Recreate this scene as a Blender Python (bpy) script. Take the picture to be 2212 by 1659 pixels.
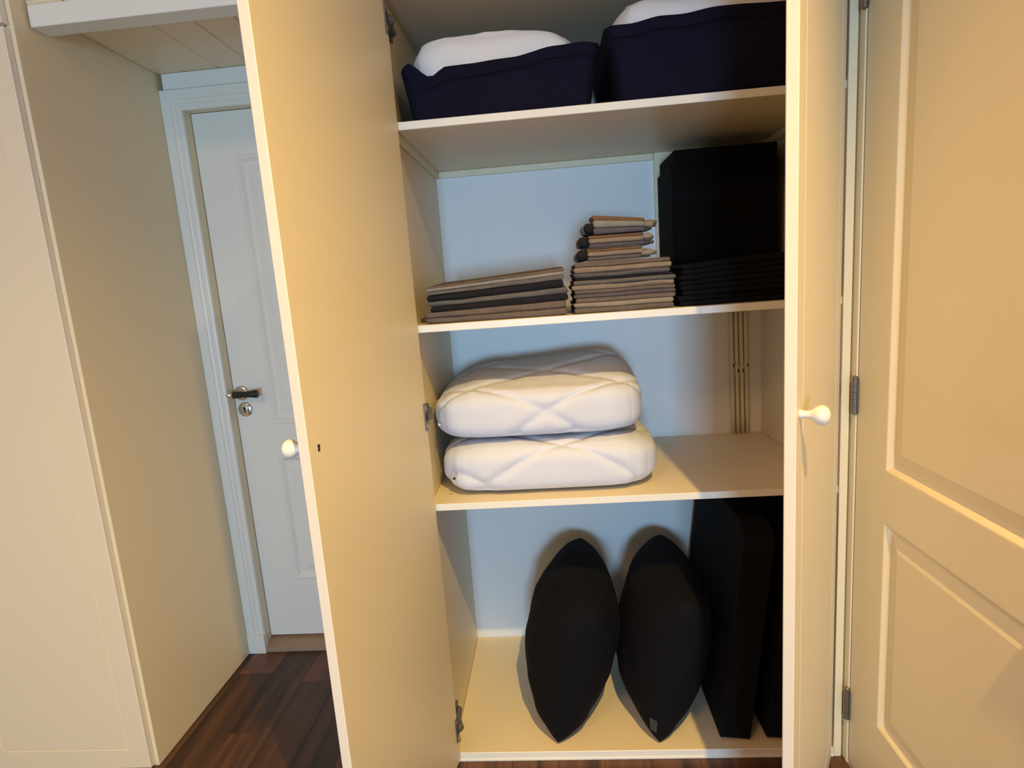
import bpy, bmesh, math, random
from mathutils import Vector, Matrix, noise

for o in list(bpy.data.objects):
    bpy.data.objects.remove(o)
scene = bpy.context.scene
COL = scene.collection

# ------------------------------------------------------------------ camera
cam_data = bpy.data.cameras.new('camera')
cam_data.sensor_fit = 'HORIZONTAL'
cam_data.sensor_width = 36.0
cam_data.lens = 1269.22 / 2212.0 * 36.0
cam_data.clip_start = 0.02
cam = bpy.data.objects.new('camera', cam_data)
COL.objects.link(cam)
RIGHT = Vector((0.99540455, 0.06257921, -0.07248191))
DOWN = Vector((-0.06076436, -0.17222576, -0.98318156))
FWD = Vector((-0.07400998, 0.98306771, -0.16763172))
CAMPOS = Vector((0.3542, -1.4089, 1.2879))
cam.matrix_world = Matrix((
    (RIGHT.x, -DOWN.x, -FWD.x, CAMPOS.x),
    (RIGHT.y, -DOWN.y, -FWD.y, CAMPOS.y),
    (RIGHT.z, -DOWN.z, -FWD.z, CAMPOS.z),
    (0, 0, 0, 1)))
scene.camera = cam

# ------------------------------------------------------------------ world, lights, exposure
world = bpy.data.worlds.new('world')
scene.world = world
world.use_nodes = True
wn = world.node_tree.nodes
bg = wn['Background']
bg.inputs['Color'].default_value = (0.30, 0.52, 1.0, 1)
bg.inputs['Strength'].default_value = 0.4

scene.view_settings.view_transform = 'Standard'
scene.view_settings.look = 'None'
scene.view_settings.exposure = 0.0
scene.view_settings.gamma = 1.0
scene.view_settings.use_curve_mapping = False

WARM = (1.0, 0.675, 0.21)
COOL = (0.34, 0.62, 0.94)
ROOM_X0, ROOM_X1 = -1.95, 1.05
ROOM_Y0 = -5.5
ROOM_H = 2.80
WIN_X0, WIN_X1, WIN_Z0, WIN_Z1 = -0.08, 0.72, 0.55, 1.35
LAMP_XY, LAMP_W = (0.806, -1.61), 282
FILL_X, FILL_Y, FILL_W, FILL_L = -0.90, -2.7, 0.8, 1.0

win = bpy.data.lights.new('daylight', 'AREA')
win.shape = 'RECTANGLE'
win.size = WIN_X1 - WIN_X0
win.size_y = WIN_Z1 - WIN_Z0
win.energy = 150
win.color = COOL
win_o = bpy.data.objects.new('daylight', win)
COL.objects.link(win_o)
win_o.location = ((WIN_X0 + WIN_X1) / 2, ROOM_Y0 - 0.02, (WIN_Z0 + WIN_Z1) / 2)
win_o.rotation_euler = (math.radians(90), 0, 0)      # shines towards +Y

fill = bpy.data.lights.new('warm_fill', 'AREA')  # added warm fill from an unseen spot overhead, brightens the cupboard fronts
fill.shape = 'RECTANGLE'
fill.size, fill.size_y = FILL_W - 0.1, FILL_L - 0.1
fill.energy = 33
fill.color = (1.0, 0.52, 0.28)
fill_o = bpy.data.objects.new('warm_fill', fill)
COL.objects.link(fill_o)
fill_o.location = (FILL_X, FILL_Y, ROOM_H + 0.01)       # shines straight down

# ------------------------------------------------------------------ helpers
WL = {}

def wloc(o):
    return WL.get(o.name, Vector((0, 0, 0))) if o else Vector((0, 0, 0))

def tag(o, label=None, cat=None, group=None, kind=None):
    if label: o['label'] = label
    if cat: o['category'] = cat
    if group: o['group'] = group
    if kind: o['kind'] = kind
    return o

def empty(name, loc, label=None, cat=None, group=None, kind=None):
    o = bpy.data.objects.new(name, None)
    o.empty_display_size = 0.05
    COL.objects.link(o)
    o.location = loc
    WL[o.name] = Vector(loc)
    return tag(o, label, cat, group, kind)

def obj(name, bm, mats, parent=None, smooth=False, origin=None):
    """bm holds world coordinates"""
    if not isinstance(mats, (list, tuple)):
        mats = [mats]
    off = Vector(origin) if origin is not None else wloc(parent)
    bmesh.ops.translate(bm, verts=bm.verts, vec=-off)
    bmesh.ops.recalc_face_normals(bm, faces=bm.faces)
    me = bpy.data.meshes.new(name)
    bm.to_mesh(me)
    bm.free()
    for m in mats:
        me.materials.append(m)
    if smooth:
        for p in me.polygons:
            p.use_smooth = True
    o = bpy.data.objects.new(name, me)
    COL.objects.link(o)
    o.parent = parent
    o.location = off - wloc(parent)
    WL[o.name] = off
    return o

def box(bm, x0, x1, y0, y1, z0, z1, bev=0.0, seg=2, mi=0, xf=None):
    vs = [bm.verts.new((x, y, z)) for x in (x0, x1) for y in (y0, y1) for z in (z0, z1)]
    idx = ((0, 1, 3, 2), (4, 6, 7, 5), (0, 4, 5, 1), (2, 3, 7, 6), (0, 2, 6, 4), (1, 5, 7, 3))
    fs = [bm.faces.new([vs[i] for i in f]) for f in idx]
    for f in fs: f.material_index = mi
    new = list(vs)
    if bev > 0:
        es = list({e for f in fs for e in f.edges})
        r = bmesh.ops.bevel(bm, geom=es, offset=bev, segments=seg, affect='EDGES', profile=0.5)
        new = list({v for v in r['verts']} | {v for v in vs if v.is_valid})
        for f in r['faces']: f.material_index = mi
    if xf is not None:
        bmesh.ops.transform(bm, matrix=xf, verts=new)
    return new

def B(*a, **k):
    bm = bmesh.new(); box(bm, *a, **k); return bm

def lathe(bm, prof, origin, axis, n=20, mi=0):
    """prof: list of (distance along axis, radius)"""
    ax = Vector(axis).normalized()
    u = ax.orthogonal().normalized(); w = ax.cross(u)
    rings = []
    for d, r in prof:
        c = Vector(origin) + ax * d
        if r < 1e-6:
            rings.append([bm.verts.new(c)])
        else:
            rings.append([bm.verts.new(c + (u * math.cos(2 * math.pi * i / n) + w * math.sin(2 * math.pi * i / n)) * r) for i in range(n)])
    for a, b in zip(rings, rings[1:]):
        for i in range(n):
            j = (i + 1) % n
            if len(a) == 1 and len(b) == 1: continue
            if len(a) == 1: f = bm.faces.new((a[0], b[j], b[i]))
            elif len(b) == 1: f = bm.faces.new((a[i], a[j], b[0]))
            else: f = bm.faces.new((a[i], a[j], b[j], b[i]))
            f.material_index = mi

def tube(bm, pts, r, n=10, mi=0, cap=True):
    pts = [Vector(p) for p in pts]
    rings = []
    for i, p in enumerate(pts):
        t = (pts[min(i + 1, len(pts) - 1)] - pts[max(i - 1, 0)]).normalized()
        up = Vector((0, 0, 1)) if abs(t.z) < .95 else Vector((1, 0, 0))
        u = t.cross(up).normalized(); w = t.cross(u)
        rr = r[i] if isinstance(r, (list, tuple)) else r
        rings.append([bm.verts.new(p + (u * math.cos(2 * math.pi * k / n) + w * math.sin(2 * math.pi * k / n)) * rr) for k in range(n)])
    for a, b in zip(rings, rings[1:]):
        for i in range(n):
            f = bm.faces.new((a[i], a[(i + 1) % n], b[(i + 1) % n], b[i])); f.material_index = mi
    if cap:
        for q in (rings[0], rings[-1]):
            f = bm.faces.new(q); f.material_index = mi

def edge_front(o):
    """lighter paint on the faces towards the room, standing in for cool light"""
    for pgn in o.data.polygons:
        if pgn.normal.y < -0.6: pgn.material_index = 1
    return o

def rbox(bm, c, h, fn=None, n=(16, 8, 5), p=(5, 5, 5), mi=0):
    """rounded pillow-like block: a gridded cube whose corners are rounded by a p-norm; fn(point in -1..1, world point) -> world point"""
    cx, cy, cz = c; hx, hy, hz = h
    verts = {}
    def vert(i, j, k):
        key = (i, j, k)
        if key in verts: return verts[key]
        a = [2 * i / n[0] - 1, 2 * j / n[1] - 1, 2 * k / n[2] - 1]
        a = [math.copysign(math.sin(abs(t) * math.pi / 2) ** 0.85, t) for t in a]
        m = max(abs(t) for t in a)
        s = sum(abs(t) ** q for t, q in zip(a, p)) ** (1.0 / (sum(p) / 3))
        k2 = m / s if s > 0 else 1
        q = Vector((a[0] * k2, a[1] * k2, a[2] * k2))
        w = Vector((cx + q.x * hx, cy + q.y * hy, cz + q.z * hz))
        if fn: w = fn(q, w)
        verts[key] = bm.verts.new(w)
        return verts[key]
    def quad(*ks):
        f = bm.faces.new([vert(*k) for k in ks]); f.material_index = mi; f.smooth = True
    for i in range(n[0]):
        for j in range(n[1]):
            quad((i, j, 0), (i, j + 1, 0), (i + 1, j + 1, 0), (i + 1, j, 0))
            quad((i, j, n[2]), (i + 1, j, n[2]), (i + 1, j + 1, n[2]), (i, j + 1, n[2]))
    for i in range(n[0]):
        for k in range(n[2]):
            quad((i, 0, k), (i + 1, 0, k), (i + 1, 0, k + 1), (i, 0, k + 1))
            quad((i, n[1], k), (i, n[1], k + 1), (i + 1, n[1], k + 1), (i + 1, n[1], k))
    for j in range(n[1]):
        for k in range(n[2]):
            quad((0, j, k), (0, j, k + 1), (0, j + 1, k + 1), (0, j + 1, k))
            quad((n[0], j, k), (n[0], j + 1, k), (n[0], j + 1, k + 1), (n[0], j, k + 1))

def pad(bm, c, h, r, fn=None, nx=22, ny=6):
    """flat cloth layer: box with edges rounded to radius r, gridded so that it can be wavy"""
    def axis(hh, n):
        rr = min(r, hh)
        a = [-hh, -hh + rr * .13, -hh + rr * .5, -hh + rr]
        inner = [(-hh + rr) + (2 * hh - 2 * rr) * k / n for k in range(1, n)]
        b = [hh - rr, hh - rr * .5, hh - rr * .13, hh]
        return a + inner + b
    ax = [axis(h[0], nx), axis(h[1], ny), axis(h[2], 1)]
    n = [len(a) - 1 for a in ax]
    cache = {}
    def vert(*k):
        if k in cache: return cache[k]
        p_ = Vector((ax[0][k[0]], ax[1][k[1]], ax[2][k[2]]))
        core = Vector([max(-(h[i] - r), min(h[i] - r, p_[i])) if h[i] > r else 0 for i in range(3)])
        d = p_ - core
        if d.length > 1e-9: p_ = core + d.normalized() * min(r, d.length)
        w = Vector(c) + p_
        q = Vector((p_.x / h[0], p_.y / h[1], p_.z / h[2]))
        if fn: w = fn(q, w)
        cache[k] = bm.verts.new(w)
        return cache[k]
    for a_, b_, c_ in ((0, 1, 2), (0, 2, 1), (1, 2, 0)):
        for i in range(n[a_]):
            for j in range(n[b_]):
                for e_ in (0, n[c_]):
                    ks = []
                    for (u, v) in ((i, j), (i + 1, j), (i + 1, j + 1), (i, j + 1)):
                        k = [0, 0, 0]; k[a_] = u; k[b_] = v; k[c_] = e_
                        ks.append(tuple(k))
                    bm.faces.new([vert(*k) for k in ks])
    bmesh.ops.remove_doubles(bm, verts=bm.verts, dist=2e-5)

# ------------------------------------------------------------------ materials
def mat(name, color, rough=0.5, metal=0.0, bump=0.0, bscale=200.0, var=0.0, vscale=3.0, spec=0.5, sheen=0.0):
    m = bpy.data.materials.new(name)
    m.use_nodes = True
    nt = m.node_tree; N = nt.nodes; Lk = nt.links
    b = N['Principled BSDF']
    b.inputs['Base Color'].default_value = (*color, 1)
    b.inputs['Roughness'].default_value = rough
    b.inputs['Metallic'].default_value = metal
    b.inputs['Specular IOR Level'].default_value = spec
    if sheen: b.inputs['Sheen Weight'].default_value = sheen
    tc = N.new('ShaderNodeTexCoord')
    if var > 0:
        nz = N.new('ShaderNodeTexNoise'); nz.inputs['Scale'].default_value = vscale; nz.inputs['Detail'].default_value = 4
        Lk.new(tc.outputs['Object'], nz.inputs['Vector'])
        mx = N.new('ShaderNodeMixRGB'); mx.blend_type = 'MIX'
        mx.inputs['Color1'].default_value = tuple(c * (1 - var) for c in color) + (1,)
        mx.inputs['Color2'].default_value = tuple(min(1, c * (1 + var)) for c in color) + (1,)
        Lk.new(nz.outputs['Fac'], mx.inputs['Fac'])
        Lk.new(mx.outputs['Color'], b.inputs['Base Color'])
    if bump > 0:
        nb = N.new('ShaderNodeTexNoise'); nb.inputs['Scale'].default_value = bscale; nb.inputs['Detail'].default_value = 3
        Lk.new(tc.outputs['Object'], nb.inputs['Vector'])
        bp = N.new('ShaderNodeBump'); bp.inputs['Strength'].default_value = bump; bp.inputs['Distance'].default_value = 0.002
        Lk.new(nb.outputs['Fac'], bp.inputs['Height'])
        Lk.new(bp.outputs['Normal'], b.inputs['Normal'])
    return m

PAINT = mat('cream_paint', (0.83, 0.715, 0.50), rough=0.42, bump=0.06, bscale=90, var=0.02, vscale=2.5)
WHITE = mat('white_paint', (0.82, 0.81, 0.72), rough=0.40, bump=0.06, bscale=90, var=0.015, vscale=2.5)
INNER = mat('cabinet_interior', (0.86, 0.86, 0.84), rough=0.5, bump=0.03, bscale=120, var=0.015)
WALL = mat('wall_plaster', (0.60, 0.47, 0.32), rough=0.9, bump=0.15, bscale=60)
CEIL = mat('ceiling_paint', (0.66, 0.54, 0.40), rough=0.9)
EDGE = mat('cool_lit_edge', (0.88, 0.84, 0.735), rough=0.4)  # cream paint whitened: cool light on the front edges put into the colour
SHADED = mat('shaded_cream_paint', (0.60, 0.50, 0.36), rough=0.6, var=0.03)  # cream paint browned: the shade under the wardrobe top painted in
LITDOOREDGE = mat('cool_lit_door_edge', (0.85, 0.775, 0.63), rough=0.4)  # door paint made paler on its edges, imitating the cool light there
KNOB = mat('knob_enamel', (0.86, 0.83, 0.74), rough=0.22)
METAL = mat('hinge_metal', (0.20, 0.175, 0.15), rough=0.45, metal=0.6, bump=0.05, bscale=300)
CHROME = mat('chrome', (0.75, 0.74, 0.72), rough=0.15, metal=1.0)
BLACK = mat('black_handle', (0.012, 0.012, 0.012), rough=0.3)
DARKGAP = mat('dark_keyhole', (0.01, 0.009, 0.008), rough=0.8)
NAVY = mat('navy_cotton', (0.0042, 0.0042, 0.0165), rough=0.9, bump=0.35, bscale=500, var=0.2, vscale=8, spec=0.2)
BLACKCLOTH = mat('black_cotton', (0.0032, 0.0033, 0.0052), rough=0.9, bump=0.35, bscale=600, var=0.25, vscale=10, spec=0.2)
BOXCLOTH = mat('black_felt', (0.0040, 0.0040, 0.0036), rough=0.95, bump=0.3, bscale=700, spec=0.15)
QUILT = mat('white_quilt_cotton', (0.72, 0.745, 0.83), rough=0.85, bump=0.12, bscale=350, spec=0.25)
QUILTEDGE = mat('quilt_binding', (0.80, 0.74, 0.66), rough=0.85, bump=0.12, bscale=350)
BEDDING = mat('white_bedding', (0.80, 0.79, 0.77), rough=0.9, bump=0.25, bscale=200, spec=0.2)
PIPE = mat('painted_pipe', (0.78, 0.70, 0.48), rough=0.35)
THRESH = mat('tan_threshold', (0.36, 0.25, 0.16), rough=0.5, var=0.1, vscale=14)
GREYTAG = mat('grey_label', (0.045, 0.045, 0.045), rough=0.8)
ALU = mat('lamp_rim', (0.8, 0.8, 0.78), rough=0.3, metal=1.0)

def glass_mat():
    m = bpy.data.materials.new('window_glass'); m.use_nodes = True
    nt = m.node_tree; N = nt.nodes
    for x in list(N):
        if x.type != 'OUTPUT_MATERIAL': N.remove(x)
    tr = N.new('ShaderNodeBsdfTransparent'); gl = N.new('ShaderNodeBsdfGlossy'); gl.inputs['Roughness'].default_value = 0.02
    mx = N.new('ShaderNodeMixShader'); mx.inputs[0].default_value = 0.06
    nt.links.new(tr.outputs[0], mx.inputs[1]); nt.links.new(gl.outputs[0], mx.inputs[2])
    nt.links.new(mx.outputs[0], N['Material Output'].inputs['Surface'])
    return m
GLASS = glass_mat()

def wood_mat():
    m = bpy.data.materials.new('dark_wood'); m.use_nodes = True
    nt = m.node_tree; N = nt.nodes; Lk = nt.links; b = N['Principled BSDF']
    tc = N.new('ShaderNodeTexCoord'); oi = N.new('ShaderNodeObjectInfo')
    add = N.new('ShaderNodeVectorMath'); add.operation = 'ADD'
    mp = N.new('ShaderNodeMapping'); mp.inputs['Scale'].default_value = (22, 1.6, 8)
    sc = N.new('ShaderNodeMath'); sc.operation = 'MULTIPLY'; sc.inputs[1].default_value = 37.0
    Lk.new(oi.outputs['Random'], sc.inputs[0])
    Lk.new(tc.outputs['Object'], add.inputs[0]); Lk.new(sc.outputs[0], add.inputs[1])
    Lk.new(add.outputs[0], mp.inputs['Vector'])
    nz = N.new('ShaderNodeTexNoise'); nz.inputs['Scale'].default_value = 1.0; nz.inputs['Detail'].default_value = 6; nz.inputs['Roughness'].default_value = 0.6
    nz.inputs['Distortion'].default_value = 0.6
    Lk.new(mp.outputs[0], nz.inputs['Vector'])
    r1 = N.new('ShaderNodeValToRGB')
    r1.color_ramp.elements[0].position = 0.30; r1.color_ramp.elements[0].color = (0.028, 0.011, 0.006, 1)
    r1.color_ramp.elements[1].position = 0.72; r1.color_ramp.elements[1].color = (0.19, 0.078, 0.033, 1)
    Lk.new(nz.outputs['Fac'], r1.inputs['Fac'])
    hv = N.new('ShaderNodeHueSaturation')
    mr = N.new('ShaderNodeMapRange'); mr.inputs['To Min'].default_value = 0.5; mr.inputs['To Max'].default_value = 1.45
    Lk.new(oi.outputs['Random'], mr.inputs['Value']); Lk.new(mr.outputs[0], hv.inputs['Value'])
    Lk.new(r1.outputs['Color'], hv.inputs['Color']); Lk.new(hv.outputs['Color'], b.inputs['Base Color'])
    b.inputs['Roughness'].default_value = 0.42
    bp = N.new('ShaderNodeBump'); bp.inputs['Strength'].default_value = 0.15; bp.inputs['Distance'].default_value = 0.002
    Lk.new(nz.outputs['Fac'], bp.inputs['Height']); Lk.new(bp.outputs['Normal'], b.inputs['Normal'])
    return m
WOOD = wood_mat()

def towel_mat(name, c):
    c = tuple(v * k for v, k in zip(c, (0.72, 0.76, 0.80)))
    m = mat(name, c, rough=0.95, bump=0.8, bscale=420, var=0.22, vscale=60, spec=0.1)
    return m
T_BROWN = towel_mat('towel_brown', (0.225, 0.165, 0.130))
T_TAN = towel_mat('towel_tan', (0.40, 0.285, 0.195))
T_BEIGE = towel_mat('towel_beige', (0.43, 0.335, 0.25))
T_LILAC = towel_mat('towel_grey_lilac', (0.17, 0.135, 0.135))
T_DARK = towel_mat('towel_charcoal', (0.030, 0.026, 0.030))
T_GREY = towel_mat('towel_grey', (0.20, 0.175, 0.145))
T_PALE = towel_mat('towel_pale', (0.40, 0.345, 0.28))
T_RUST = towel_mat('towel_rust', (0.30, 0.155, 0.075))
TMATS = [T_BROWN, T_TAN, T_BEIGE, T_LILAC, T_DARK, T_GREY, T_PALE, T_RUST]
BRN, TAN, BEI, LIL, DRK, GRY, PAL, RST = range(8)

# ------------------------------------------------------------------ dimensions
XL, XR = 0.0138, 1.0245          # inside of the open wardrobe
XLO, XRO = -0.0042, 1.0436       # outside
YB = 0.536
Z0, Z1, Z2, Z3, ZT = 0.026, 0.7462, 1.2042, 1.6719, 1.953
TH = 0.018
XN = -0.846                      # face of the tall cupboard in the recess
YN = 0.516                       # face of the door casing in the recess
ZC = 2.022

# ------------------------------------------------------------------ setting: floor
floor = empty('floor', (0, 0, 0), 'dark reddish brown plank floor of the room', 'floor', kind='structure')
obj('subfloor', B(ROOM_X0, ROOM_X1 + .02, ROOM_Y0, 0.62, -0.06, -0.012), DARKGAP, floor)
random.seed(4)
PW = 0.125
proto = {}
x = ROOM_X0
col = 0
while x < ROOM_X1 - 0.01:
    w = min(PW, ROOM_X1 + 0.015 - x)
    y = ROOM_Y0 - random.random() * 0.9
    while y < 0.60:
        L = 1.22
        y0, y1 = max(y, ROOM_Y0), min(y + L, 0.61)
        if y1 - y0 > 0.02:
            bm = B(x + 0.0003, x + w - 0.0003, y0 + 0.0003, y1 - 0.0003, -0.012, 0.0, bev=0.0006, seg=1)
            obj('plank', bm, WOOD, floor, origin=((x + w / 2), (y0 + y1) / 2, -0.006))
        y += L
    x += PW; col += 1

# ceiling
bm = bmesh.new()
sx0, sx1, sy0, sy1 = FILL_X - FILL_W / 2, FILL_X + FILL_W / 2, FILL_Y - FILL_L / 2, FILL_Y + FILL_L / 2
cz1 = ROOM_H + 0.12
box(bm, ROOM_X0, sx0, ROOM_Y0, 0.70, ROOM_H, cz1); box(bm, sx1, ROOM_X1 + .02, ROOM_Y0, 0.70, ROOM_H, cz1)
box(bm, sx0, sx1, ROOM_Y0, sy0, ROOM_H, cz1); box(bm, sx0, sx1, sy1, 0.70, ROOM_H, cz1)
ceiling = obj('ceiling', bm, CEIL)
tag(ceiling, 'flat pale ceiling above the room', 'ceiling', kind='structure')

def wall_with_hole(name, axis, at, th, u0, u1, v0, v1, hu0, hu1, hv0, hv1, m, label):
    """axis 'y': wall lies in the plane y=at..at+th, u = x ; axis 'x': plane x=at..at+th, u = y"""
    bm = bmesh.new()
    def seg(a0, a1, b0, b1):
        if a1 - a0 < 1e-4 or b1 - b0 < 1e-4: return
        if axis == 'y': box(bm, a0, a1, at, at + th, b0, b1)
        else: box(bm, at, at + th, a0, a1, b0, b1)
    seg(u0, hu0, v0, v1); seg(hu1, u1, v0, v1)
    seg(hu0, hu1, v0, hv0); seg(hu0, hu1, hv1, v1)
    o = obj(name, bm, m)
    return tag(o, label, 'wall', kind='structure')

wl = obj('wall_left', B(ROOM_X0 - .1, ROOM_X0, ROOM_Y0, 0.7, -0.012, ROOM_H), WALL)
tag(wl, 'plain cream wall left of the tall cupboard', 'wall', kind='structure')
wall_with_hole('wall_back', 'y', ROOM_Y0 - 0.10, 0.10, ROOM_X0 - .1, ROOM_X1 + .1, -0.012, ROOM_H, WIN_X0, WIN_X1, WIN_Z0, WIN_Z1, WALL,
               'cream wall opposite the wardrobe with the window')
wall_with_hole('wall_front', 'y', 0.548, 0.08, ROOM_X0 - .1, ROOM_X1 + .1, -0.012, ROOM_H, -0.784, -0.070, 0.0, 1.912, WALL,
               'wall behind the wardrobes with the recessed white door')
D2Y0, D2Y1, D2Z = -0.026, -0.880, 1.99
wall_with_hole('wall_right', 'x', ROOM_X1, 0.10, ROOM_Y0, 0.62, -0.012, ROOM_H, D2Y1 - .004, D2Y0 + .004, 0.0, D2Z + .006, WALL,
               'cream wall right of the wardrobe around the panelled door')

# window in the wall opposite the wardrobe
w1 = empty('window_1', ((WIN_X0 + WIN_X1) / 2, ROOM_Y0, WIN_Z0), 'tall white framed window opposite the wardrobe', 'window', kind='structure')
fy0, fy1 = ROOM_Y0 - 0.08, ROOM_Y0 - 0.03
bm = bmesh.new()
box(bm, WIN_X0, WIN_X0 + .05, fy0, fy1, WIN_Z0, WIN_Z1); box(bm, WIN_X1 - .05, WIN_X1, fy0, fy1, WIN_Z0, WIN_Z1)
box(bm, WIN_X0 + .05, WIN_X1 - .05, fy0, fy1, WIN_Z0, WIN_Z0 + .05); box(bm, WIN_X0 + .05, WIN_X1 - .05, fy0, fy1, WIN_Z1 - .05, WIN_Z1)
obj('window_frame', bm, WHITE, w1)
obj('pane', B(WIN_X0 + .05, WIN_X1 - .05, fy0 + .02, fy0 + .026, WIN_Z0 + .05, WIN_Z1 - .05), GLASS, w1)
obj('window_sill', B(WIN_X0 - .05, WIN_X1 + .05, ROOM_Y0, ROOM_Y0 + .10, WIN_Z0 - .03, WIN_Z0, bev=.005), WHITE, w1)

w2 = empty('added_roof_window', (FILL_X, FILL_Y, ROOM_H), 'added roof window for the warm fill light behind the viewer', 'window', kind='structure')  # made-up opening that frames the added fill light
bm = bmesh.new()
box(bm, sx0, sx0 + .05, sy0, sy1, ROOM_H + .05, ROOM_H + .10); box(bm, sx1 - .05, sx1, sy0, sy1, ROOM_H + .05, ROOM_H + .10)
box(bm, sx0 + .05, sx1 - .05, sy0, sy0 + .05, ROOM_H + .05, ROOM_H + .10); box(bm, sx0 + .05, sx1 - .05, sy1 - .05, sy1, ROOM_H + .05, ROOM_H + .10)
obj('window_frame', bm, WHITE, w2)  # frame and pane of the added roof window
obj('pane', B(sx0 + .05, sx1 - .05, sy0 + .05, sy1 - .05, ROOM_H + .07, ROOM_H + .076), GLASS, w2)

# recessed ceiling lamp
for (lx, ly), power in ((LAMP_XY, LAMP_W),):
    lo = empty('ceiling_spotlight', (lx, ly, ROOM_H), None, 'lamp')
    lo['label'] = 'recessed ceiling spotlight in front of the wardrobe'
    bm = bmesh.new(); lathe(bm, [(0.0, .028), (0.0, .045), (0.004, .046), (0.006, .042), (0.006, .030), (0.0, .028)], (lx, ly, ROOM_H), (0, 0, -1), 28)
    obj('rim', bm, ALU, lo, smooth=True)
    sp = bpy.data.lights.new('spot_bulb', 'SPOT')
    sp.energy = power; sp.color = WARM
    sp.spot_size = math.radians(115); sp.spot_blend = 1.0
    sp.shadow_soft_size = 0.018
    so = bpy.data.objects.new('spot_bulb', sp); COL.objects.link(so)
    so.location = (lx, ly, ROOM_H - 0.02)
    so.rotation_euler = (Vector((0.34, -1.38, 0.0)) - Vector((lx, ly, ROOM_H))).to_track_quat('-Z', 'Y').to_euler()

# ------------------------------------------------------------------ recessed white door (door_1)
d1 = empty('door_1', (-0.43, 0.57, 0.0), 'white two-panel door with black lever at the back of the recess', 'door', kind='structure')

def rect_ring(bm, fn, a, b):
    """quads between rectangles a and b; rectangle = (u0,u1,v0,v1,depth); fn(u,v,d)->point"""
    def c(r): return [fn(r[0], r[2], r[4]), fn(r[1], r[2], r[4]), fn(r[1], r[3], r[4]), fn(r[0], r[3], r[4])]
    A = [bm.verts.new(p) for p in c(a)]; Bv = [bm.verts.new(p) for p in c(b)]
    for i in range(4):
        j = (i + 1) % 4
        bm.faces.new((A[i], A[j], Bv[j], Bv[i]))
    return Bv

def panel_mesh(fn, u0, u1, v0, v1, prof):
    """prof list of (inset, depth); depth positive = into the leaf"""
    bm = bmesh.new()
    last = None
    for (i0, d0), (i1, d1_) in zip(prof, prof[1:]):
        last = rect_ring(bm, fn, (u0 + i0, u1 - i0, v0 + i0, v1 - i0, d0), (u0 + i1, u1 - i1, v0 + i1, v1 - i1, d1_))
    bm.faces.new(last)
    bmesh.ops.remove_doubles(bm, verts=bm.verts, dist=1e-6)
    return bm

def leaf_with_panels(fn, u0, u1, v0, v1, panels, th):
    """solid stile-and-rail leaf around panel openings"""
    bm = bmesh.new()
    us = sorted({u0, u1} | {p[0] for p in panels} | {p[1] for p in panels})
    vs = sorted({v0, v1} | {p[2] for p in panels} | {p[3] for p in panels})
    def hole(a0, a1, b0, b1):
        return any(a0 >= p[0] - 1e-6 and a1 <= p[1] + 1e-6 and b0 >= p[2] - 1e-6 and b1 <= p[3] + 1e-6 for p in panels)
    for a0, a1 in zip(us, us[1:]):
        for b0, b1 in zip(vs, vs[1:]):
            if hole(a0, a1, b0, b1): continue
            bm.faces.new([bm.verts.new(fn(u, v, 0)) for u, v in ((a0, b0), (a1, b0), (a1, b1), (a0, b1))])
    pts = [(u0, v0), (u1, v0), (u1, v1), (u0, v1)]
    for i in range(4):
        p, q = pts[i], pts[(i + 1) % 4]
        bm.faces.new([bm.verts.new(fn(*p, 0)), bm.verts.new(fn(*q, 0)), bm.verts.new(fn(*q, th)), bm.verts.new(fn(*p, th))])
    bm.faces.new([bm.verts.new(fn(u, v, th)) for u, v in pts])
    bmesh.ops.remove_doubles(bm, verts=bm.verts, dist=1e-6)
    return bm

f1 = lambda u, v, d: Vector((u, 0.570 + d, v))
P1 = [(-0.655, -0.199, 0.857, 1.772), (-0.655, -0.199, 0.262, 0.742)]
obj('leaf', leaf_with_panels(f1, -0.782, -0.072, 0.040, 1.910, P1, 0.038), WHITE, d1)
PROF1 = [(0, 0), (0.004, -0.003), (0.010, -0.003), (0.022, 0.006), (0.034, 0.007), (0.060, 0.002)]
for p in P1:
    obj('panel', panel_mesh(f1, *p, PROF1), WHITE, d1)
bm = bmesh.new(); lathe(bm, [(0, 0.0), (0, .026), (.006, .026), (.009, .022), (.010, .011), (.045, .010), (.047, 0)], (-0.752, 0.57, 0.978), (0, -1, 0), 24)
ros = obj('handle_rosette', bm, CHROME, d1, smooth=True); ros['label'] = 'round chrome rosette'
bm = bmesh.new(); lathe(bm, [(-.034, 0), (-.033, .008), (-.026, .0115), (-.019, .0105), (-.014, .007), (-.008, .0105)], (-0.752, 0.527, 0.978), (1, 0, 0), 18)
o = obj('lever_neck', bm, CHROME, ros, smooth=True); o['label'] = 'polished lever end'
bm = bmesh.new(); lathe(bm, [(-.008, 0), (-.008, .0125), (.01, .0125), (.030, .010), (.050, .0115), (.074, .0145), (.078, .013), (.078, 0)], (-0.752, 0.527, 0.978), (1, 0, 0), 18)
o = obj('lever_grip', bm, BLACK, ros, smooth=True); o['label'] = 'black waisted lever grip'
bm = bmesh.new(); lathe(bm, [(0, 0), (0, .026), (.005, .026), (.008, .022), (.007, 0)], (-0.748, 0.57, 0.918), (0, -1, 0), 24)
key = obj('key_rosette', bm, CHROME, d1, smooth=True); key['label'] = 'round chrome keyhole rosette'
bm = bmesh.new(); lathe(bm, [(0, 0), (0, .005), (.001, .005), (.001, 0)], (-0.748, 0.5623, 0.923), (0, -1, 0), 12)
box(bm, -0.750, -0.746, 0.5612, 0.5625, 0.906, 0.922)
obj('keyhole', bm, DARKGAP, key)

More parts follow.
